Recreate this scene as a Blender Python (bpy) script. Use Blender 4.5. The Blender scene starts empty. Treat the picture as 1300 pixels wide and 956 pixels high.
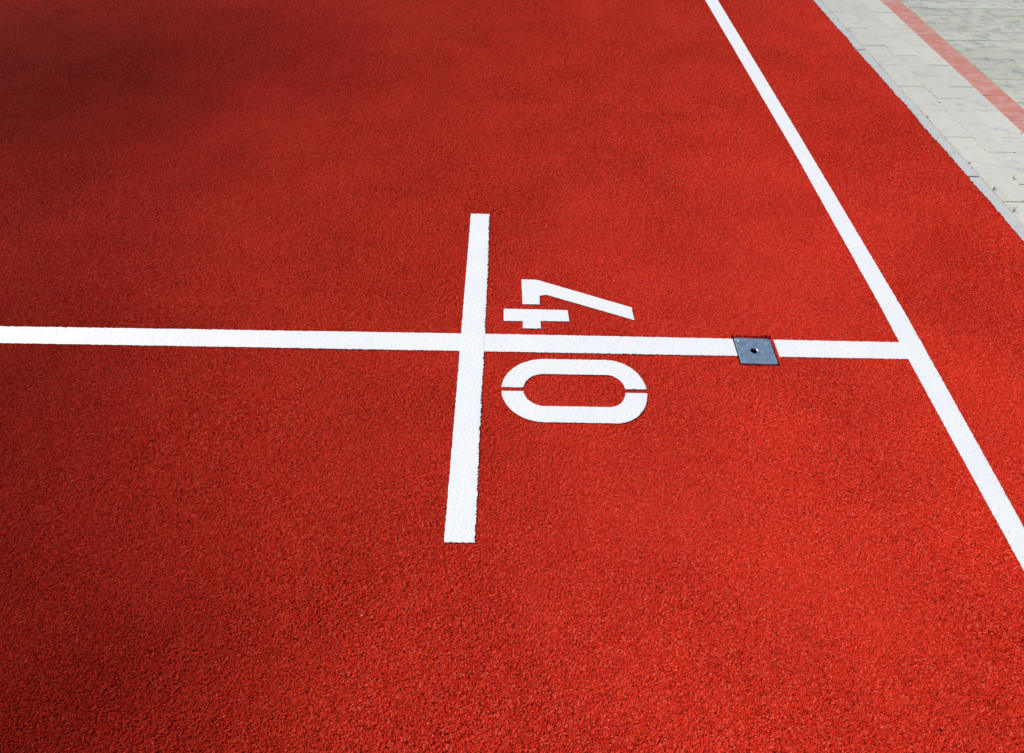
import bpy, bmesh, math, random
import numpy as np
from mathutils import Vector, Matrix

random.seed(7)
rng = np.random.default_rng(11)
scn = bpy.context.scene

# ------------------------------------------------------------------ camera
F_PX, PITCH, YAW, ROLL, CAM_H = 815.12, 0.807641, 0.0012784, -0.0160903, 1.13463
cam_data = bpy.data.cameras.new("camera")
cam_data.sensor_width = 36.0
cam_data.lens = F_PX / 1300.0 * 36.0
cam_data.shift_y = -(478.0 - 433.5) / 1300.0
cam_data.clip_start = 0.02
cam_data.clip_end = 2000.0
cam = bpy.data.objects.new("camera", cam_data)
scn.collection.objects.link(cam)
r0 = Vector((math.cos(YAW), math.sin(YAW), 0))
f0 = Vector((-math.sin(YAW) * math.cos(PITCH), math.cos(YAW) * math.cos(PITCH), -math.sin(PITCH)))
d0 = Vector((math.sin(YAW) * math.sin(PITCH), -math.cos(YAW) * math.sin(PITCH), -math.cos(PITCH)))
right = math.cos(ROLL) * r0 + math.sin(ROLL) * d0
down = -math.sin(ROLL) * r0 + math.cos(ROLL) * d0
M = Matrix.Identity(4)
for i in range(3):
    M[i][0] = right[i]; M[i][1] = -down[i]; M[i][2] = -f0[i]
M[2][3] = CAM_H
cam.matrix_world = M
scn.camera = cam

# ------------------------------------------------------------------ light
SUN_AZ, SUN_EL = math.radians(-68), math.radians(43)
world = bpy.data.worlds.new("World"); scn.world = world
world.use_nodes = True
wn = world.node_tree
bg = wn.nodes["Background"]
sky = wn.nodes.new("ShaderNodeTexSky")
sky.sky_type = 'NISHITA'
sky.sun_disc = False
sky.sun_elevation = SUN_EL
sky.sun_rotation = SUN_AZ
wn.links.new(sky.outputs[0], bg.inputs[0])
bg.inputs[1].default_value = 0.09
sun_data = bpy.data.lights.new("sun", 'SUN')
sun_data.energy = 4.35
sun_data.angle = math.radians(0.53)
sun_data.color = (1.0, 0.96, 0.90)
sun = bpy.data.objects.new("sun", sun_data)
scn.collection.objects.link(sun)
sdir = Vector((math.cos(SUN_EL) * math.sin(SUN_AZ), math.cos(SUN_EL) * math.cos(SUN_AZ), math.sin(SUN_EL)))
sun.rotation_euler = sdir.to_track_quat('Z', 'Y').to_euler()
sun.location = sdir * 20
scn.view_settings.view_transform = 'Standard'
scn.view_settings.look = 'None'
scn.view_settings.gamma = 1.0
scn.view_settings.exposure = 0.0

# ------------------------------------------------------------------ helpers
def tag(o, label=None, cat=None, group=None, kind=None):
    if label: o["label"] = label
    if cat: o["category"] = cat
    if group: o["group"] = group
    if kind: o["kind"] = kind
    return o

def link(name, mesh, mat=None, parent=None):
    o = bpy.data.objects.new(name, mesh)
    scn.collection.objects.link(o)
    if mat is not None and not mesh.materials: mesh.materials.append(mat)
    if parent is not None: o.parent = parent
    return o

def np_mesh(name, verts, faces, smooth=True):
    """verts (n,3) array, faces (m,4) or (m,3) array"""
    me = bpy.data.meshes.new(name)
    n, m, k = len(verts), len(faces), faces.shape[1]
    me.vertices.add(n)
    me.vertices.foreach_set("co", np.ascontiguousarray(verts, dtype=np.float32).ravel())
    me.loops.add(m * k)
    me.loops.foreach_set("vertex_index", np.ascontiguousarray(faces, dtype=np.int32).ravel())
    me.polygons.add(m)
    me.polygons.foreach_set("loop_start", np.arange(0, m * k, k, dtype=np.int32))
    me.polygons.foreach_set("loop_total", np.full(m, k, dtype=np.int32))
    me.polygons.foreach_set("use_smooth", np.full(m, smooth, dtype=bool))
    me.update(calc_edges=True)
    me.validate()
    return me

def bm_obj(name, bm, mat, parent=None, smooth=False):
    me = bpy.data.meshes.new(name)
    bm.normal_update(); bm.to_mesh(me); bm.free()
    for p in me.polygons: p.use_smooth = smooth
    return link(name, me, mat, parent)

# value noise and granule relief shared by the rubber surface and the paint lying on it
NT = 1024
T1 = rng.random((NT, NT)).astype(np.float32)
T2 = rng.random((NT, NT)).astype(np.float32)
T3 = rng.random((NT, NT)).astype(np.float32)

def vnoise(x, y, scale, tab=T1):
    u, v = x * scale + 517.3, y * scale + 233.7
    iu, iv = np.floor(u).astype(np.int64), np.floor(v).astype(np.int64)
    fu, fv = (u - iu), (v - iv)
    fu = fu * fu * (3 - 2 * fu); fv = fv * fv * (3 - 2 * fv)
    a = tab[iu % NT, iv % NT]; b = tab[(iu + 1) % NT, iv % NT]
    c = tab[iu % NT, (iv + 1) % NT]; d = tab[(iu + 1) % NT, (iv + 1) % NT]
    return (a * (1 - fu) + b * fu) * (1 - fv) + (c * (1 - fu) + d * fu) * fv

CELL = 0.0024
AMP = 0.0048
def granules(x, y):
    """height 0..1 of closely packed rubber crumbs about 2 mm across"""
    u, v = x / CELL + 40000.0, y / CELL + 40000.0
    iu, iv = np.floor(u).astype(np.int64), np.floor(v).astype(np.int64)
    h = np.zeros(x.shape, dtype=np.float64)
    for di in (-1, 0, 1):
        for dj in (-1, 0, 1):
            a, b = (iu + di), (iv + dj)
            ia, ib = a % NT, b % NT
            px = a + 0.1 + 0.8 * T1[ia, ib]; py = b + 0.1 + 0.8 * T2[ia, ib]
            top = 0.15 + 0.85 * T3[ia, ib] ** 0.7
            k = 0.95 + 1.5 * T1[ib, ia]
            h = np.maximum(h, top - k * ((u - px) ** 2 + (v - py) ** 2))
    return h

def relief(x, y):
    """surface height of the rubber: coarse crumb in some areas, closed and smoother in others"""
    m = 0.6 * vnoise(x, y, 2.3, T2) + 0.4 * vnoise(x, y, 7.1, T3)
    m = np.clip((m - 0.33) / 0.34, 0, 1)
    rough = 0.66 + 0.34 * m
    # the binder has closed the surface in a worn area right of the number
    wob = 0.5 * (vnoise(x, y, 3.3, T1) - 0.5)
    d = np.sqrt(((x - 0.75) / 0.75) ** 2 + ((y - 0.75) / 0.85) ** 2) + wob
    rough = rough * (1 - 0.42 * np.clip(1.35 - d, 0, 1))
    return AMP * rough * (granules(x, y) - 0.58) + 0.0012 * (vnoise(x, y, 3.1, T3) - 0.5)

# ------------------------------------------------------------------ materials
def new_mat(name):
    m = bpy.data.materials.new(name); m.use_nodes = True
    nt = m.node_tree
    b = nt.nodes["Principled BSDF"]
    return m, nt, b

def N(nt, t, **kw):
    n = nt.nodes.new(t)
    for k, v in kw.items():
        if k.startswith("i_"):
            key = k[2:]
            n.inputs[int(key) if key.isdigit() else key.replace("_", " ")].default_value = v
        else: setattr(n, k, v)
    return n

def ramp(nt, src, stops, interp='LINEAR'):
    r = nt.nodes.new("ShaderNodeValToRGB")
    cr = r.color_ramp; cr.interpolation = interp
    while len(cr.elements) > 1: cr.elements.remove(cr.elements[-1])
    cr.elements[0].position = stops[0][0]; cr.elements[0].color = (*stops[0][1], 1)
    for p, c in stops[1:]:
        e = cr.elements.new(p); e.color = (*c, 1)
    nt.links.new(src, r.inputs[0])
    return r.outputs[0]

def mix(nt, fac, a, b, mode='MIX'):
    n = nt.nodes.new("ShaderNodeMix"); n.data_type = 'RGBA'; n.blend_type = mode
    for i, s in ((0, fac), (6, a), (7, b)):
        if isinstance(s, (int, float)): n.inputs[i].default_value = s
        elif isinstance(s, tuple): n.inputs[i].default_value = (*s, 1)
        else: nt.links.new(s, n.inputs[i])
    return n.outputs[2]

def g(v): return (v, v, v)

def rubber_material():
    m, nt, b = new_mat("red_rubber")
    geo = N(nt, "ShaderNodeNewGeometry")
    P = geo.outputs["Position"]
    vor = N(nt, "ShaderNodeTexVoronoi", i_Scale=400.0); nt.links.new(P, vor.inputs["Vector"])
    sep = N(nt, "ShaderNodeSeparateColor"); nt.links.new(vor.outputs["Color"], sep.inputs[0])
    # every crumb has its own tone, with a few black and a few pale ones
    crumb = ramp(nt, sep.outputs[0], [(0.0, (0.04, 0.004, 0.003)), (0.05, (0.24, 0.009, 0.005)), (0.18, (0.53, 0.018, 0.009)),
                                      (0.5, (0.68, 0.029, 0.012)), (0.85, (0.76, 0.047, 0.022)), (1.0, (0.84, 0.14, 0.09))])
    # broad worn areas with dust, plus a centre painted paler as brighter light
    n1 = N(nt, "ShaderNodeTexNoise", i_Scale=1.7, i_Detail=6.0, i_Roughness=0.62); nt.links.new(P, n1.inputs["Vector"])
    dd = N(nt, "ShaderNodeVectorMath", operation='DISTANCE'); nt.links.new(P, dd.inputs[0]); dd.inputs[1].default_value = (0.2, 1.2, 0)
    dm = N(nt, "ShaderNodeMapRange", interpolation_type='SMOOTHSTEP'); nt.links.new(dd.outputs["Value"], dm.inputs["Value"])
    dm.inputs["From Min"].default_value = 0.0; dm.inputs["From Max"].default_value = 1.3
    dm.inputs["To Min"].default_value = 0.13; dm.inputs["To Max"].default_value = -0.03
    da = N(nt, "ShaderNodeMath", operation='ADD'); nt.links.new(n1.outputs[0], da.inputs[0]); nt.links.new(dm.outputs[0], da.inputs[1])
    dust_and_light = ramp(nt, da.outputs[0], [(0.38, g(0)), (0.72, g(1))])
    fac = N(nt, "ShaderNodeMath", operation='MULTIPLY', i_1=0.45)
    nt.links.new(dust_and_light, fac.inputs[0])
    c1 = mix(nt, fac.outputs[0], crumb, (0.84, 0.055, 0.028))
    # older, soiled areas
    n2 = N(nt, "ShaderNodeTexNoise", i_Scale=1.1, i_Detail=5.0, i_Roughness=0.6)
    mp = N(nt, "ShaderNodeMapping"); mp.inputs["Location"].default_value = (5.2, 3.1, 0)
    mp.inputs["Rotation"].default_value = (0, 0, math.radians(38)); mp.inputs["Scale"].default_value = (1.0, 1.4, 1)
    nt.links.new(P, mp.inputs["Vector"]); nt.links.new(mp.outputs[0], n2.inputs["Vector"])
    # light fall-off towards the left and corners, painted in as soft dark blobs
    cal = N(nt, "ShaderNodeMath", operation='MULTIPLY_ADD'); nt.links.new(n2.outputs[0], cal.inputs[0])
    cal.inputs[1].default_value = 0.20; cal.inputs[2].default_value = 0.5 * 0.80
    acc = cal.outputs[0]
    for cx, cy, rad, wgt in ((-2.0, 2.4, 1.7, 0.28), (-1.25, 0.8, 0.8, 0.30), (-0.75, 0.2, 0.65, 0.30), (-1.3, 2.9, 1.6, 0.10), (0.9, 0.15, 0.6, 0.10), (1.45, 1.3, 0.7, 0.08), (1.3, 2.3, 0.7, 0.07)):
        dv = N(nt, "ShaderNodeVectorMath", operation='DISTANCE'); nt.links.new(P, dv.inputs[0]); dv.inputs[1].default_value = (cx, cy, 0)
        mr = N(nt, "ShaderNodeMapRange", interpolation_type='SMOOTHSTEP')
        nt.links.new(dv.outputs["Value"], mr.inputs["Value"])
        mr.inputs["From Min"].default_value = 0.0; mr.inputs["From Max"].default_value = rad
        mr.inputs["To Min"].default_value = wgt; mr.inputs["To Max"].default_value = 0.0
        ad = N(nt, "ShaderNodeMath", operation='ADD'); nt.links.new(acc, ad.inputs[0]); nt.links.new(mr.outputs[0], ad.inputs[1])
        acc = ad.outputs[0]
    soil_and_falloff = ramp(nt, acc, [(0.46, g(1)), (0.62, (0.80, 0.72, 0.70)), (0.90, (0.40, 0.25, 0.22))])
    c2 = mix(nt, 1.0, c1, soil_and_falloff, 'MULTIPLY')
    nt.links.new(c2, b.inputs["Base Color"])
    b.inputs["Roughness"].default_value = 0.85
    b.inputs["Specular IOR Level"].default_value = 0.03
    b.inputs["Diffuse Roughness"].default_value = 1.0
    bn = N(nt, "ShaderNodeTexNoise", i_Scale=700.0, i_Detail=2.0); nt.links.new(P, bn.inputs["Vector"])
    vb = N(nt, "ShaderNodeTexVoronoi", i_Scale=480.0); nt.links.new(P, vb.inputs["Vector"])
    n5 = N(nt, "ShaderNodeTexNoise", i_Scale=4.5, i_Detail=3.0); nt.links.new(P, n5.inputs["Vector"])
    st = N(nt, "ShaderNodeMapRange"); nt.links.new(n5.outputs[0], st.inputs["Value"])
    st.inputs["From Min"].default_value = 0.35; st.inputs["From Max"].default_value = 0.62
    st.inputs["To Min"].default_value = 0.75; st.inputs["To Max"].default_value = 1.0
    bv = N(nt, "ShaderNodeBump", i_Distance=0.0030); bv.invert = True
    nt.links.new(st.outputs[0], bv.inputs["Strength"]); nt.links.new(vb.outputs["Distance"], bv.inputs["Height"])
    bp = N(nt, "ShaderNodeBump", i_Strength=0.6, i_Distance=0.0010)
    nt.links.new(bv.outputs[0], bp.inputs["Normal"])
    nt.links.new(bn.outputs[0], bp.inputs["Height"]); nt.links.new(bp.outputs[0], b.inputs["Normal"])
    return m

def paint_material():
    m, nt, b = new_mat("white_line_paint")
    geo = N(nt, "ShaderNodeNewGeometry"); P = geo.outputs["Position"]
    n1 = N(nt, "ShaderNodeTexNoise", i_Scale=9.0, i_Detail=6.0, i_Roughness=0.6); nt.links.new(P, n1.inputs["Vector"])
    c = ramp(nt, n1.outputs[0], [(0.3, (0.76, 0.77, 0.79)), (0.7, (0.81, 0.815, 0.82))])
    n2 = N(nt, "ShaderNodeTexNoise", i_Scale=300.0, i_Detail=1.0); nt.links.new(P, n2.inputs["Vector"])
    sp = ramp(nt, n2.outputs[0], [(0.22, (0.45, 0.42, 0.42)), (0.30, g(1))])
    c = mix(nt, 1.0, c, sp, 'MULTIPLY')
    nt.links.new(c, b.inputs["Base Color"])
    b.inputs["Roughness"].default_value = 0.6
    b.inputs["Specular IOR Level"].default_value = 0.35
    bn = N(nt, "ShaderNodeTexNoise", i_Scale=600.0, i_Detail=2.0); nt.links.new(P, bn.inputs["Vector"])
    bp = N(nt, "ShaderNodeBump", i_Strength=0.2, i_Distance=0.0005)
    nt.links.new(bn.outputs[0], bp.inputs["Height"]); nt.links.new(bp.outputs[0], b.inputs["Normal"])
    return m

def stone_material(name, c_lo, c_hi, stain, stain_lo, stain_hi, grain=0.25, dust=None):
    m, nt, b = new_mat(name)
    geo = N(nt, "ShaderNodeNewGeometry"); P = geo.outputs["Position"]
    oi = N(nt, "ShaderNodeObjectInfo")
    add = N(nt, "ShaderNodeMath", operation='ADD'); nt.links.new(oi.outputs["Random"], add.inputs[0])
    nt.links.new(geo.outputs["Random Per Island"], add.inputs[1])
    fr = N(nt, "ShaderNodeMath", operation='FRACT'); nt.links.new(add.outputs[0], fr.inputs[0])
    base = ramp(nt, fr.outputs[0], [(0.0, c_lo), (1.0, c_hi)])
    # fine concrete grain
    n1 = N(nt, "ShaderNodeTexNoise", i_Scale=420.0, i_Detail=3.0, i_Roughness=0.7); nt.links.new(P, n1.inputs["Vector"])
    gr = ramp(nt, n1.outputs[0], [(0.30, g(1 - grain)), (0.65, g(1.0 + grain * 0.2))])
    c = mix(nt, 1.0, base, gr, 'MULTIPLY')
    # stains, stretched in random directions from stone to stone
    n2 = N(nt, "ShaderNodeTexNoise", i_Scale=11.0, i_Detail=8.0, i_Roughness=0.72)
    mp = N(nt, "ShaderNodeMapping"); mp.inputs["Scale"].default_value = (1.0, 1.7, 1)
    sh = N(nt, "ShaderNodeVectorMath", operation='SCALE'); sh.inputs[0].default_value = (0.8, 0.6, 0.0)
    nt.links.new(fr.outputs[0], sh.inputs["Scale"])
    ad = N(nt, "ShaderNodeVectorMath", operation='ADD'); nt.links.new(P, ad.inputs[0]); nt.links.new(sh.outputs[0], ad.inputs[1])
    sc = N(nt, "ShaderNodeVectorMath", operation='SCALE'); nt.links.new(ad.outputs[0], sc.inputs[0]); sc.inputs["Scale"].default_value = 1.0
    nt.links.new(sc.outputs[0], mp.inputs["Vector"]); nt.links.new(mp.outputs[0], n2.inputs["Vector"])
    sf = ramp(nt, n2.outputs[0], [(stain_lo, g(0)), (stain_hi, g(0.85))])
    c = mix(nt, sf, c, stain)
    if dust:
        n3 = N(nt, "ShaderNodeTexNoise", i_Scale=30.0, i_Detail=5.0, i_Roughness=0.7); nt.links.new(P, n3.inputs["Vector"])
        df = ramp(nt, n3.outputs[0], [(0.45, g(0)), (0.75, g(0.6))])
        c = mix(nt, df, c, dust)
    nt.links.new(c, b.inputs["Base Color"])
    b.inputs["Roughness"].default_value = 0.9
    b.inputs["Specular IOR Level"].default_value = 0.25
    b.inputs["Diffuse Roughness"].default_value = 0.6
    bn = N(nt, "ShaderNodeTexNoise", i_Scale=300.0, i_Detail=4.0); nt.links.new(P, bn.inputs["Vector"])
    bp = N(nt, "ShaderNodeBump", i_Strength=0.5, i_Distance=0.0012)
    nt.links.new(bn.outputs[0], bp.inputs["Height"]); nt.links.new(bp.outputs[0], b.inputs["Normal"])
    return m

def plain(name, col, rough=0.8, metallic=0.0, spec=0.3):
    m, nt, b = new_mat(name)
    geo = N(nt, "ShaderNodeNewGeometry")
    n1 = N(nt, "ShaderNodeTexNoise", i_Scale=120.0, i_Detail=4.0); nt.links.new(geo.outputs["Position"], n1.inputs["Vector"])
    v = ramp(nt, n1.outputs[0], [(0.3, tuple(x * 0.75 for x in col)), (0.7, tuple(min(1, x * 1.15) for x in col))])
    nt.links.new(v, b.inputs["Base Color"])
    b.inputs["Roughness"].default_value = rough
    b.inputs["Metallic"].default_value = metallic
    b.inputs["Specular IOR Level"].default_value = spec
    return m

def metal_material():
    m, nt, b = new_mat("galvanised_steel")
    geo = N(nt, "ShaderNodeNewGeometry"); P = geo.outputs["Position"]
    v = N(nt, "ShaderNodeTexVoronoi", i_Scale=150.0); nt.links.new(P, v.inputs["Vector"])
    s = N(nt, "ShaderNodeSeparateColor"); nt.links.new(v.outputs["Color"], s.inputs[0])
    n = N(nt, "ShaderNodeTexNoise", i_Scale=60.0, i_Detail=6.0, i_Roughness=0.7); nt.links.new(P, n.inputs["Vector"])
    c = ramp(nt, s.outputs[0], [(0.0, (0.33, 0.46, 0.60)), (1.0, (0.38, 0.51, 0.66))])
    d = ramp(nt, n.outputs[0], [(0.35, g(0.72)), (0.65, g(1.08))])
    c = mix(nt, 1.0, c, d, 'MULTIPLY')
    nt.links.new(c, b.inputs["Base Color"])
    b.inputs["Metallic"].default_value = 0.65
    r = ramp(nt, n.outputs[0], [(0.3, g(0.36)), (0.7, g(0.52))])
    nt.links.new(r, b.inputs["Roughness"])
    bp = N(nt, "ShaderNodeBump", i_Strength=0.15, i_Distance=0.0005)
    nt.links.new(n.outputs[0], bp.inputs["Height"]); nt.links.new(bp.outputs[0], b.inputs["Normal"])
    return m

def sand_material():
    m, nt, b = new_mat("joint_sand")
    geo = N(nt, "ShaderNodeNewGeometry"); P = geo.outputs["Position"]
    n1 = N(nt, "ShaderNodeTexNoise", i_Scale=7.0, i_Detail=5.0, i_Roughness=0.7); nt.links.new(P, n1.inputs["Vector"])
    c = ramp(nt, n1.outputs[0], [(0.36, (0.14, 0.12, 0.09)), (0.46, (0.42, 0.36, 0.25)), (0.65, (0.52, 0.46, 0.34))])
    n2 = N(nt, "ShaderNodeTexNoise", i_Scale=500.0, i_Detail=2.0); nt.links.new(P, n2.inputs["Vector"])
    k = ramp(nt, n2.outputs[0], [(0.35, g(0.7)), (0.6, g(1.05))])
    nt.links.new(mix(nt, 1.0, c, k, 'MULTIPLY'), b.inputs["Base Color"])
    b.inputs["Roughness"].default_value = 0.95
    return m

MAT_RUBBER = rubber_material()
MAT_PAINT = paint_material()
MAT_PAVER = stone_material("pale_concrete_paver", (0.57, 0.57, 0.51), (0.63, 0.62, 0.56), (0.38, 0.40, 0.40), 0.54, 0.66, dust=(0.62, 0.60, 0.51))
MAT_PAVER_GREY = stone_material("weathered_grey_paver", (0.47, 0.48, 0.41), (0.56, 0.56, 0.49), (0.26, 0.30, 0.28), 0.49, 0.60, dust=(0.52, 0.53, 0.42))
MAT_PAVER_RED = stone_material("red_concrete_paver", (0.54, 0.19, 0.15), (0.58, 0.23, 0.18), (0.57, 0.34, 0.30), 0.42, 0.62)
MAT_KERB = stone_material("grey_concrete_kerb", (0.53, 0.55, 0.54), (0.56, 0.58, 0.57), (0.40, 0.42, 0.42), 0.52, 0.66)
MAT_SAND = sand_material()
MAT_METAL = metal_material()
MAT_DARK = plain("dark_socket", (0.02, 0.02, 0.022), 0.8)
MAT_BOLT = plain("zinc_bolt", (0.75, 0.76, 0.78), 0.45, 0.4)
MAT_GRIT = plain("pale_grit", (0.62, 0.58, 0.52), 0.9)
MAT_CRUMB = plain("dark_crumbs", (0.06, 0.045, 0.035), 0.9)
MAT_REDCRUMB = plain("red_crumbs", (0.35, 0.03, 0.02), 0.9)
MAT_GRASS = plain("grass_blade", (0.13, 0.17, 0.05), 0.6)
MAT_SUBSOIL = plain("subsoil", (0.20, 0.16, 0.12), 0.95)

# ------------------------------------------------------------------ running track
EDGE_X = 1.488
def edge_jag(y):
    return EDGE_X + 0.006 * (vnoise(y * 0 + 3.3, y, 110.0, T2) - 0.5) + 0.008 * (vnoise(y * 0 + 9.1, y, 260.0, T3) - 0.5) \
        + 0.006 * (vnoise(y * 0 + 1.7, y, 7.0, T1) - 0.5)

COV = (0.5430, 0.6385, 1.0220, 1.1150)     # opening cut in the rubber for the socket cover

def track_mesh():
    nr, nc = 1150, 1130
    # rows: fine near the camera, wider apart where the surface recedes
    t = np.linspace(0, 1, nr)
    k = 2.6
    ys = 0.12 + 3.85 * (np.exp(k * t) - 1) / (math.exp(k) - 1)
    depth = ys * math.cos(PITCH) + CAM_H * math.sin(PITCH)
    half = 650.0 / F_PX * depth * 1.09
    u = np.linspace(0, 1, nc)
    jag = edge_jag(ys)
    lo, hi = -half, np.minimum(half, jag)
    X = lo[:, None] + (hi - lo)[:, None] * u[None, :]
    Y = np.repeat(ys[:, None], nc, 1)
    # shuffle the lattice slightly so no rows line up
    dx = (hi - lo)[:, None] / (nc - 1)
    dy = np.gradient(ys)[:, None]
    J = (rng.random(X.shape) - 0.5) * 0.5; K = (rng.random(X.shape) - 0.5) * 0.5
    J[:, 0] = J[:, -1] = 0; K[0, :] = K[-1, :] = 0; K[:, 0] = K[:, -1] = 0
    X = X + J * dx; Y = Y + K * dy
    Z = relief(X, Y)
    Z = np.where(X > EDGE_X - 0.045, np.maximum(Z, -0.0004), Z)
    # opening for the cover
    wob = 0.0035 * (vnoise(X, Y, 240.0, T1) - 0.5) + 0.003 * (vnoise(X, Y, 90.0, T3) - 0.5)
    inside = (X > COV[0] + wob) & (X < COV[1] + wob) & (Y > COV[2] + wob) & (Y < COV[3] + 0.0022 + 0.0065 * (vnoise(X, Y * 0.25, 330.0, T2) - 0.5) + 0.004 * (vnoise(X, Y * 0.25, 90.0, T1) - 0.5))
    Z[inside] = -0.035
    V = [np.stack([X, Y, Z], -1).reshape(-1, 3)]
    idx = np.arange(nr * nc).reshape(nr, nc)
    faces = [np.stack([idx[:-1, :-1], idx[:-1, 1:], idx[1:, 1:], idx[1:, :-1]], -1).reshape(-1, 4)]
    off = nr * nc
    def strip(a, b):      # a, b: equally long index rows
        faces.append(np.stack([a[:-1], a[1:], b[1:], b[:-1]], -1))
    def add(pts):
        nonlocal off
        V.append(np.asarray(pts, float)); n = len(pts); r = np.arange(off, off + n); off += n
        return r
    FAR_L, FAR_T, FAR_B = -60.0, 80.0, -30.0
    yl, yr = ys, ys
    # left apron
    l = add(np.stack([np.full(nr, FAR_L), ys, np.zeros(nr)], -1)); strip(l, idx[:, 0])
    # right: up to the kerb line, then down over the edge
    e1 = add(np.stack([np.maximum(jag, hi + 0.0002), ys, np.where(hi >= jag - 1e-9, 0.0006, 0.0)], -1)); strip(idx[:, -1], e1)
    e2 = add(np.stack([np.maximum(jag, hi) + 0.0012, ys, np.full(nr, -0.02)], -1)); strip(e1, e2)
    # top and bottom aprons
    xt = X[-1]; xb = X[0]
    tp = add(np.stack([np.linspace(lo[-1], EDGE_X, nc), np.full(nc, FAR_T), np.zeros(nc)], -1)); strip(idx[-1, :], tp)
    bt = add(np.stack([np.linspace(lo[0], hi[0], nc), np.full(nc, FAR_B), np.zeros(nc)], -1)); strip(bt, idx[0, :])
    c = add([(FAR_L, FAR_T, 0), (FAR_L, FAR_B, 0), (EDGE_X, FAR_B, 0), (EDGE_X, FAR_B, -0.02), (EDGE_X, FAR_T, -0.02)])
    faces.append(np.array([[l[-1], idx[-1, 0], tp[0], c[0]], [c[1], bt[0], idx[0, 0], l[0]],
                           [bt[-1], c[2], e1[0], idx[0, -1]], [c[2], c[3], e2[0], e1[0]],
                           [tp[-1], e1[-1], e2[-1], c[4]]]))
    return np_mesh("running_track", np.concatenate(V), np.concatenate(faces))

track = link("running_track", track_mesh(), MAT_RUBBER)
tag(track, kind="structure")

# ------------------------------------------------------------------ painted markings
def sd_poly(x, y, pts):
    """signed distance to a closed polygon, negative inside"""
    d = np.full(x.shape, 1e9); ins = np.zeros(x.shape, bool)
    n = len(pts)
    for i in range(n):
        ax, ay = pts[i]; bx, by = pts[(i + 1) % n]
        ex, ey = bx - ax, by - ay
        t = np.clip(((x - ax) * ex + (y - ay) * ey) / (ex * ex + ey * ey), 0, 1)
        d = np.minimum(d, (x - ax - t * ex) ** 2 + (y - ay - t * ey) ** 2)
        c = ((ay > y) != (by > y))
        with np.errstate(divide='ignore', invalid='ignore'):
            xi = ax + (y - ay) / (by - ay if by != ay else 1e-12) * ex
        ins ^= c & (x < xi)
    d = np.sqrt(d)
    return np.where(ins, -d, d)

def paint_mesh(name, polys, step, lift, ragged, cut=None, right_fringe=0.0, wear=None):
    """thin coat of paint that follows the crumb relief below it; polys are outlines in metres"""
    xs = [p[0] for pl in polys for p in pl]; ysl = [p[1] for pl in polys for p in pl]
    x0, x1, y0, y1 = min(xs) - .008, max(xs) + .008, min(ysl) - .008, max(ysl) + .008
    nx, ny = int((x1 - x0) / step) + 2, int((y1 - y0) / step) + 2
    gx, gy = np.meshgrid(x0 + np.arange(nx) * step, y0 + np.arange(ny) * step)
    def sdf(x, y):
        s = np.full(x.shape, 1e9)
        for pl in polys: s = np.minimum(s, sd_poly(x, y, pl))
        s = s + ragged * ((vnoise(x, y, 330.0, T2) - 0.5) * 2.2 + (vnoise(x, y, 120.0, T1) - 0.5) * 0.7 + (vnoise(x, y, 14.0, T3) - 0.5) * 0.6)
        if right_fringe:
            s = s + right_fringe * (vnoise(x, y, 420.0, T1) - 0.45) * np.clip((x - 0.5 * (x0 + x1)) / 0.02, 0, 1)
        if cut:
            q = np.maximum(np.maximum(cut[0] - x, x - cut[1]), np.maximum(cut[2] - y, y - cut[3]))
            s = np.maximum(s, -q)
        return s
    e = step * 0.4
    s = sdf(gx, gy)
    cen = sdf(gx[:-1, :-1] + step / 2, gy[:-1, :-1] + step / 2)
    keep = cen < 0
    sx = (sdf(gx + e, gy) - sdf(gx - e, gy)) / (2 * e); sy = (sdf(gx, gy + e) - sdf(gx, gy - e)) / (2 * e)
    g2 = np.maximum(sx * sx + sy * sy, 0.25)
    near = np.abs(s) < step * 1.1
    mv = np.where(near, s / g2, 0)
    X = gx - np.clip(mv * sx, -step * .6, step * .6); Y = gy - np.clip(mv * sy, -step * .6, step * .6)
    h = relief(X, Y)
    base = np.maximum(h, 0.0)
    Z = 0.14 * h + 0.80 * 0.38 * AMP + 0.0001 + lift
    if wear is not None: Z = Z - wear(X, Y)
    # lower the free edge a little so the coat sits on the crumbs
    Z = np.where(s > -step * 0.7, Z - 0.0002, Z)
    idx = np.arange(nx * ny).reshape(ny, nx)
    f = np.stack([idx[:-1, :-1], idx[:-1, 1:], idx[1:, 1:], idx[1:, :-1]], -1)[keep]
    used = np.unique(f)
    remap = np.full(nx * ny, -1, dtype=np.int64); remap[used] = np.arange(len(used))
    V = np.stack([X, Y, Z], -1).reshape(-1, 3)[used]
    return np_mesh(name, V, remap[f])

# cross line running along X, interrupted by the socket cover, ending at the lane line
def wear_left(x, y):
    return 0.00030 * np.clip((-x - 0.6) / 0.5, 0, 1) * (0.4 + vnoise(x, y, 40.0, T2))
cl = [[(-2.9, 1.0495), (-0.665, 1.0505), (0.95, 1.0480), (0.9575, 1.0480), (0.9575, 1.1035), (0.484, 1.1065), (0.096, 1.1085), (-0.177, 1.1085), (-0.683, 1.1075), (-2.9, 1.1040)]]
o = link("cross_line", paint_mesh("cross_line", cl, 0.0022, 0.0, 0.0008, cut=(COV[0] - .001, COV[1] + .0040, 0.9, 1.2), wear=wear_left), MAT_PAINT)
tag(o, "long white line running crosswise over the red track, broken by the square metal cover", "painted line")

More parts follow.
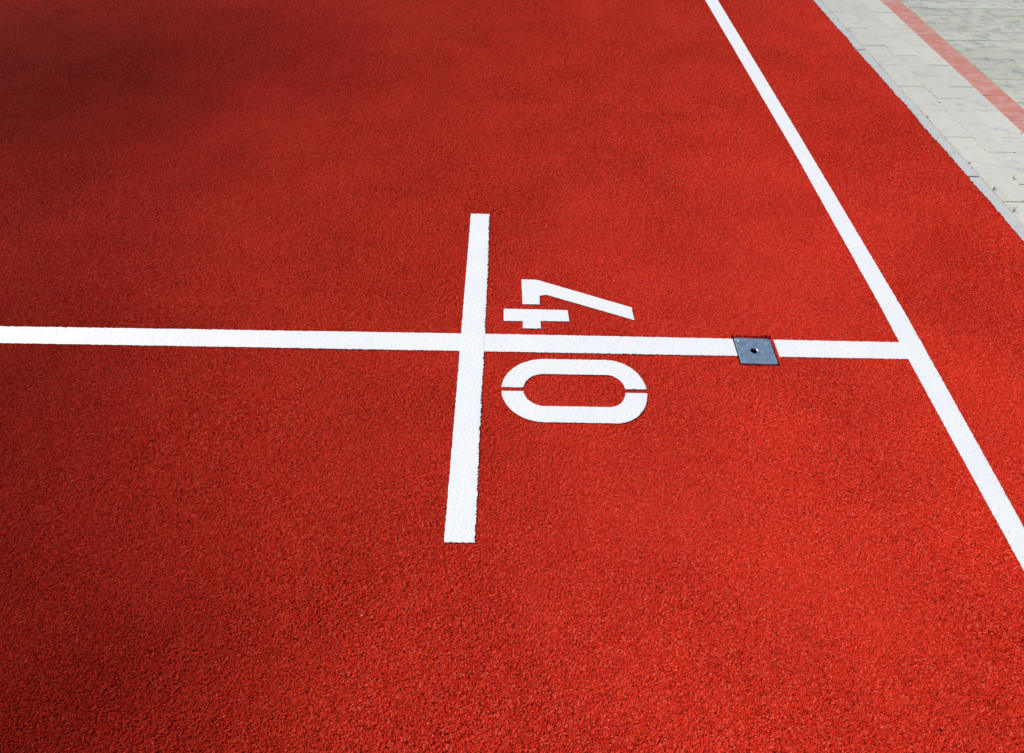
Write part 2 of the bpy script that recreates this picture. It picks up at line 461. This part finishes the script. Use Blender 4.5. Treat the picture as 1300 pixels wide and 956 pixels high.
# long lane line running along Y
bl = [[(0.946, -0.5), (0.9465, 0.52), (0.951, 1.02), (0.9555, 1.25), (0.9565, 2.0), (0.937, 3.5), (0.925, 4.6), (0.991, 4.6), (1.001, 3.5), (1.0085, 2.2), (1.0095, 1.2), (0.9935, 0.6), (0.990, -0.5)]]
o = link("lane_line", paint_mesh("lane_line", bl, 0.0024, 0.0002, 0.0006), MAT_PAINT)
tag(o, "white lane line running diagonally away on the red track, nearest the kerb", "painted line")

# short tick crossing the cross line
tl = [[(-0.1225, 0.5590), (-0.0640, 0.5590), (-0.0675, 0.80), (-0.0685, 1.08), (-0.0710, 1.37), (-0.0765, 1.6135), (-0.1320, 1.6135), (-0.1295, 1.37), (-0.1270, 1.08), (-0.1240, 0.80)]]
o = link("tick_line", paint_mesh("tick_line", tl, 0.0019, 0.0004, 0.0007, right_fringe=0.004), MAT_PAINT)
tag(o, "short upright white bar crossing the long line, left of the number", "painted line")

# the number 40, stencilled, lying on its side
num = bpy.data.objects.new("painted_number", None); scn.collection.objects.link(num)
num.location = (0.14, 1.08, 0)
tag(num, "white stencilled number 40 painted sideways on the red track beside the tick bar", "number")
four = [[(0.0215, 1.3160), (0.0630, 1.3150), (0.3055, 1.2130), (0.3075, 1.1660), (0.0870, 1.2560), (0.0765, 1.2535), (0.0690, 1.2500), (0.0690, 1.2180), (0.0240, 1.2180)],
        [(-0.0240, 1.2000), (0.1400, 1.1985), (0.1425, 1.1575), (0.0700, 1.1570), (0.0705, 1.1300), (0.0250, 1.1300), (0.0250, 1.1555), (-0.0235, 1.1555)]]
def zero_half(cy, sgn, x0, x1, ox_l, ox_r, ry, ix0, ix1, iyr, gap):
    """one half of the stencilled zero: outer and inner rounded ends"""
    pts = []
    def arc(xc, rx, r, a0, a1, n=22):
        return [(xc + rx * math.cos(a), cy + sgn * r * math.sin(a)) for a in np.linspace(a0, a1, n)]
    gy = cy + sgn * gap
    a_o = math.asin(gap / ry); a_i = math.asin(gap / iyr)
    pts += arc(ox_r, x1 - ox_r, ry, a_o, math.pi / 2)
    pts += arc(ox_l, ox_l - x0, ry, math.pi / 2, math.pi - a_o)
    irx_l, irx_r = 0.048, 0.040
    pts += list(reversed(arc(ix0 + irx_l, irx_l, iyr, math.pi / 2, math.pi - a_i)))
    pts += list(reversed(arc(ix1 - irx_r, irx_r, iyr, a_i, math.pi / 2)))
    return pts
zero = [zero_half(0.9345, 1, -0.0235, 0.3085, 0.078, 0.222, 0.0935, 0.0262, 0.2600, 0.0465, 0.0048),
        zero_half(0.9345, -1, -0.0235, 0.3085, 0.073, 0.230, 0.0925, 0.0262, 0.2590, 0.0480, 0.0062)]
for name, polys, lab in (("digit", four, "digit four in two stencilled pieces"), ("digit", zero, "digit zero split by a thin gap")):
    o = link(name, paint_mesh(name, polys, 0.0018, 0.0001, 0.00035), MAT_PAINT)
    o.parent = num; o.matrix_parent_inverse = Matrix.Translation(-num.location)
    o["label"] = lab

# ------------------------------------------------------------------ socket cover
cov = bpy.data.objects.new("socket_cover", None); scn.collection.objects.link(cov)
PC = Vector((0.5905, 1.0680, 0))
cov.location = PC
tag(cov, "small square grey metal socket cover with a round hole, set in the cross line", "metal cover")

def rounded_square(hx, hy, r, n=6, skew=0.0):
    pts = []
    for cx, cy, a0 in ((hx - r, hy - r, 0), (-hx + r, hy - r, 90), (-hx + r, -hy + r, 180), (hx - r, -hy + r, 270)):
        for i in range(n + 1):
            a = math.radians(a0 + 90 * i / n)
            pts.append((cx + r * math.cos(a), cy + r * math.sin(a)))
    return pts

def ring_plate(hx, hy, r, hole, hr, z_top, z_bot, bevel):
    bm = bmesh.new()
    outer = rounded_square(hx, hy, r)
    n = len(outer)
    def loop(pts, z): return [bm.verts.new((x, y, z)) for x, y in pts]
    def inset(k): return rounded_square(hx - k, hy - k, max(r - k, 0.0008))
    ang = [math.radians(360.0 * (i + 0.5) / n) + 0.0 for i in range(n)]
    circ = lambda rad: [(hole[0] + rad * math.cos(a), hole[1] + rad * math.sin(a)) for a in ang]
    L = [loop(outer, z_bot), loop(outer, z_top - bevel), loop(inset(bevel * .3), z_top - bevel * .3), loop(inset(bevel), z_top),
         loop(circ(hr + 0.0012), z_top), loop(circ(hr), z_top - 0.0010), loop(circ(hr), z_bot)]
    for a, b in zip(L[:-1], L[1:]):
        for i in range(n):
            j = (i + 1) % n
            bm.faces.new((a[i], a[j], b[j], b[i]))
    a, b = L[-1], L[0]
    for i in range(n):
        j = (i + 1) % n
        bm.faces.new((a[i], a[j], b[j], b[i]))
    return bm
bm = ring_plate(0.0440, 0.0425, 0.0045, (-0.004, 0.0), 0.0085, 0.0, -0.005, 0.0010)
for v in bm.verts: v.co.x += 0.0
pl = bm_obj("cover_plate", bm, MAT_METAL, cov)
pl.location.z = 0.0002
pl.rotation_euler = (math.radians(-0.6), math.radians(0.5), math.radians(-0.8))
# casing below: open box with a rim and a shaft
def box_shell(hx, hy, t, z0, z1):
    bm = bmesh.new()
    def loop(a, b, z): return [bm.verts.new((sx * a, sy * b, z)) for sx, sy in ((1, 1), (-1, 1), (-1, -1), (1, -1))]
    L = [loop(hx, hy, z0), loop(hx, hy, z1), loop(hx - t, hy - t, z1), loop(hx - t, hy - t, z0 + 0.004)]
    for a, b in zip(L[:-1], L[1:]):
        for i in range(4):
            j = (i + 1) % 4
            bm.faces.new((a[i], a[j], b[j], b[i]))
    bm.faces.new(list(reversed(L[0]))); bm.faces.new(L[-1])
    return bm
bm_obj("casing", box_shell(0.0435, 0.0420, 0.003, -0.034, -0.0055), MAT_DARK, cov)
bm = bmesh.new()
bmesh.ops.create_cone(bm, cap_ends=True, segments=16, radius1=0.0030, radius2=0.0024, depth=0.0016)
bolt = bm_obj("bolt", bm, MAT_BOLT, cov); bolt.location = (-0.0345, 0.0325, 0.0010)

# ------------------------------------------------------------------ kerb
kerb = bpy.data.objects.new("kerb", None); scn.collection.objects.link(kerb)
tag(kerb, kind="structure")
kx0, kx1 = 1.4705, 1.5300
def block(lx, ly, lz, bev, seg=2, jitter=0.0):
    bm = bmesh.new()
    bmesh.ops.create_cube(bm, size=1.0)
    for v in bm.verts: v.co = Vector((v.co.x * lx, v.co.y * ly, (v.co.z - 0.5) * lz))
    ed = [e for e in bm.edges if max(e.verts[0].co.z, e.verts[1].co.z) > -lz * 0.5]
    bmesh.ops.bevel(bm, geom=ed, offset=bev, segments=seg, affect='EDGES', profile=0.6)
    return bm
kb = block(kx1 - kx0, 1.017, 0.20, 0.004)
kme = bpy.data.meshes.new("kerb_stone"); kb.to_mesh(kme); kb.free(); kme.materials.append(MAT_KERB)
for i in range(-3, 12):
    y = 1.876 + 1.0215 * (i + 0.5)
    k = link("kerb_stone", kme, None, kerb)
    k.location = ((kx0 + kx1) / 2 + random.uniform(-.0008, .0008), y, -0.0022 + random.uniform(-.0006, .0006))
    k.rotation_euler = (0, random.uniform(-.004, .004), random.uniform(-.0008, .0008))

# ------------------------------------------------------------------ paving
pav = link("paving", np_mesh("paving", np.array([(1.5305, -30, 0), (60, -30, 0), (60, 80, 0), (1.5305, 80, 0)], float) + np.array([0, 0, -0.0003]),
                             np.array([[0, 1, 2, 3]]), smooth=False), MAT_SAND)
tag(pav, kind="structure")
PW, PL = 0.0990, 0.2000      # laid at a module of 0.101 / 0.202
def paver_mesh(name, mat, lx, ly, seed):
    rr = random.Random(seed)
    bm = block(lx, ly, 0.06, 0.0015, 2)
    for v in bm.verts:
        v.co.x += rr.uniform(-.0005, .0005); v.co.y += rr.uniform(-.0005, .0005); v.co.z += rr.uniform(-.0003, .0003)
    me = bpy.data.meshes.new(name); bm.to_mesh(me); bm.free()
    me.materials.append(mat)
    return me
long_me = [paver_mesh("paver", MAT_PAVER, PW, PL, i) for i in range(6)]
red_me = [paver_mesh("paver", MAT_PAVER_RED, PW - 0.001, PL, i + 20) for i in range(4)]
cross_me = [paver_mesh("paver", MAT_PAVER_GREY, PL - 0.0005, PW + 0.0004, i + 40) for i in range(6)]
half_me = [paver_mesh("paver", MAT_PAVER_GREY, PW, PW, i + 60) for i in range(4)]
far_bm = {}
def put(me, x, y, lab=None):
    z = 0.0008 + random.uniform(-.0006, .0006)
    rot = (random.uniform(-.003, .003), random.uniform(-.003, .003), random.uniform(-.006, .006))
    x += random.uniform(-.0009, .0009); y += random.uniform(-.0009, .0009)
    # what the photograph can see of the paving, with a margin, is single stones
    ymin = 1.52 + (x - 1.53) * 0.72
    if ymin < y < 3.85 and x < 2.78:
        o = link("paver", me, None, pav); o.location = (x, y, z); o.rotation_euler = rot
        if lab: o["label"] = lab
    else:
        key = me.materials[0].name
        far_bm.setdefault(key, []).append((me, x, y, z, rot))
for n in range(-14, 40):
    put(random.choice(long_me), 1.5815, 1.928 - 0.1 + 0.202 * n)
    put(random.choice(long_me), 1.6830, 1.928 + 0.202 * n)
    put(random.choice(long_me), 1.7820, 1.928 - 0.098 + 0.202 * n + 0.002)
    put(random.choice(red_me), 1.8805, 1.962 + 0.202 * n, "red paver")
x_s = 1.9345
for r in range(-25, 70):
    y = 2.6625 + 0.1012 * r
    if r % 2 == 0:
        put(random.choice(half_me), x_s + 0.05, y)
        xx = x_s + 0.101
    else:
        xx = x_s
    while xx < 4.3:
        put(random.choice(cross_me), xx + 0.1005, y)
        xx += 0.202
for key, items in far_bm.items():
    V = []; Fq = []; Ft = []; off = 0; polys = []
    for me, x, y, z, rot in items:
        m4 = Matrix.Translation((x, y, z)) @ Matrix.Rotation(rot[2], 4, 'Z') @ Matrix.Rotation(rot[1], 4, 'Y') @ Matrix.Rotation(rot[0], 4, 'X')
        V += [tuple(m4 @ v.co) for v in me.vertices]
        polys += [[i + off for i in p.vertices] for p in me.polygons]
        off += len(me.vertices)
    me2 = bpy.data.meshes.new("more_pavers"); me2.from_pydata(V, [], polys); me2.update()
    o = link("more_pavers", me2, bpy.data.materials[key], pav); o["kind"] = "stuff"

# ------------------------------------------------------------------ ground far below and around
gm = np_mesh("ground", np.array([(-900, -900, -0.06), (900, -900, -0.06), (900, 900, -0.06), (-900, 900, -0.06)], float), np.array([[0, 1, 2, 3]]), smooth=False)
tag(link("ground", gm, MAT_SUBSOIL), kind="structure")

# ------------------------------------------------------------------ small loose bits
def bits(name, pts, mat, lo, hi, zoff, bm=None):
    bm = bm or bmesh.new()
    for x, y in pts:
        s = random.uniform(lo, hi)
        r = bmesh.ops.create_icosphere(bm, subdivisions=1, radius=s)
        m = Matrix.Rotation(random.uniform(0, 6.28), 4, 'Z') @ Matrix.Diagonal((random.uniform(.8, 1.5), random.uniform(.6, 1), random.uniform(.5, .8), 1))
        for v in r["verts"]:
            v.co = m @ v.co
            v.co *= random.uniform(.85, 1.15)
            v.co += Vector((x, y, zoff + s * 0.3))
    return bm
pts = []
for _ in range(150):
    y = 0.25 + 3.4 * random.random() ** 0.8
    pts.append((random.uniform(-1.2 - y * 0.5, 1.45), y))
tag(bm_obj("grit", bits("grit", pts, None, .0006, .0013, .0012), MAT_GRIT), kind="stuff",
    label="scattered pale grains of grit lying on the red track", cat="grit")
# crumbs lodged in the joints
jp = [(1.635, 2.454), (1.633, 2.49), (1.631, 2.40), (1.631, 2.048), (1.822, 2.167), (1.723, 2.028), (1.534, 1.955), (1.538, 3.10), (1.533, 2.28), (1.635, 2.70)]
for _ in range(90):
    c = random.random()
    if c < .5: jp.append((random.choice((1.533, 1.632, 1.7325)) + random.gauss(0, .0025), random.uniform(1.5, 3.6)))
    else:
        x, y = random.uniform(1.54, 2.6), random.uniform(1.5, 3.6)
        jp.append((x, y))
tag(bm_obj("dirt_crumbs", bits("c", jp[:10], None, .0020, .0036, -.0001, bits("c", jp[10:75], None, .0008, .0018, 0)), MAT_CRUMB), kind="stuff",
    label="small dark dirt crumbs lodged in the joints of the paving", cat="dirt")
rc = [(1.728, 2.125), (1.541, 1.60), (1.62, 2.33)] + [(EDGE_X + random.uniform(.003, .03), random.uniform(1.5, 3.6)) for _ in range(26)]
tag(bm_obj("rubber_crumbs", bits("c", rc, None, .0008, .0020, .000), MAT_REDCRUMB), kind="stuff",
    label="loose red rubber crumbs fallen on the grey kerb along the track edge", cat="rubber crumbs")

def tuft(x, y, n, h, label):
    bm = bmesh.new()
    for _ in range(n):
        a = random.uniform(0, 6.28); lean = random.uniform(.2, .9); hh = h * random.uniform(.6, 1.1); w = random.uniform(.0007, .0013)
        px, py = random.gauss(0, .002), random.gauss(0, .003)
        prev = None
        for k in range(5):
            t = k / 4
            cx = px + math.cos(a) * lean * hh * t * t; cy = py + math.sin(a) * lean * hh * t * t; cz = -0.003 + hh * t * (1 - .25 * lean * t)
            ww = w * (1 - t) + 0.0001
            ox, oy = -math.sin(a) * ww, math.cos(a) * ww
            cur = (bm.verts.new((cx - ox, cy - oy, cz)), bm.verts.new((cx + ox, cy + oy, cz)))
            if prev: bm.faces.new((prev[0], prev[1], cur[1], cur[0]))
            prev = cur
    o = bm_obj("grass_tuft", bm, MAT_GRASS); o.location = (x, y, 0)
    tag(o, label, "grass", group="grass sprigs in the paving joints")
tuft(1.533, 1.795, 5, .022, "tiny green grass sprig between the kerb and the pale pavers, upper one")
tuft(1.632, 1.860, 6, .020, "tiny grass sprig in the joint between two pale pavers, near the right picture edge")
tuft(1.600, 1.728, 5, .020, "thin dry grass sprig in a cross joint of the pavers, beside the kerb")
tuft(1.5335, 1.675, 6, .024, "lowest grass sprig rooted against the kerb, close to the right picture edge")
tuft(1.5335, 3.120, 5, .014, "small dark sprig at the kerb joint, farthest up the kerb")
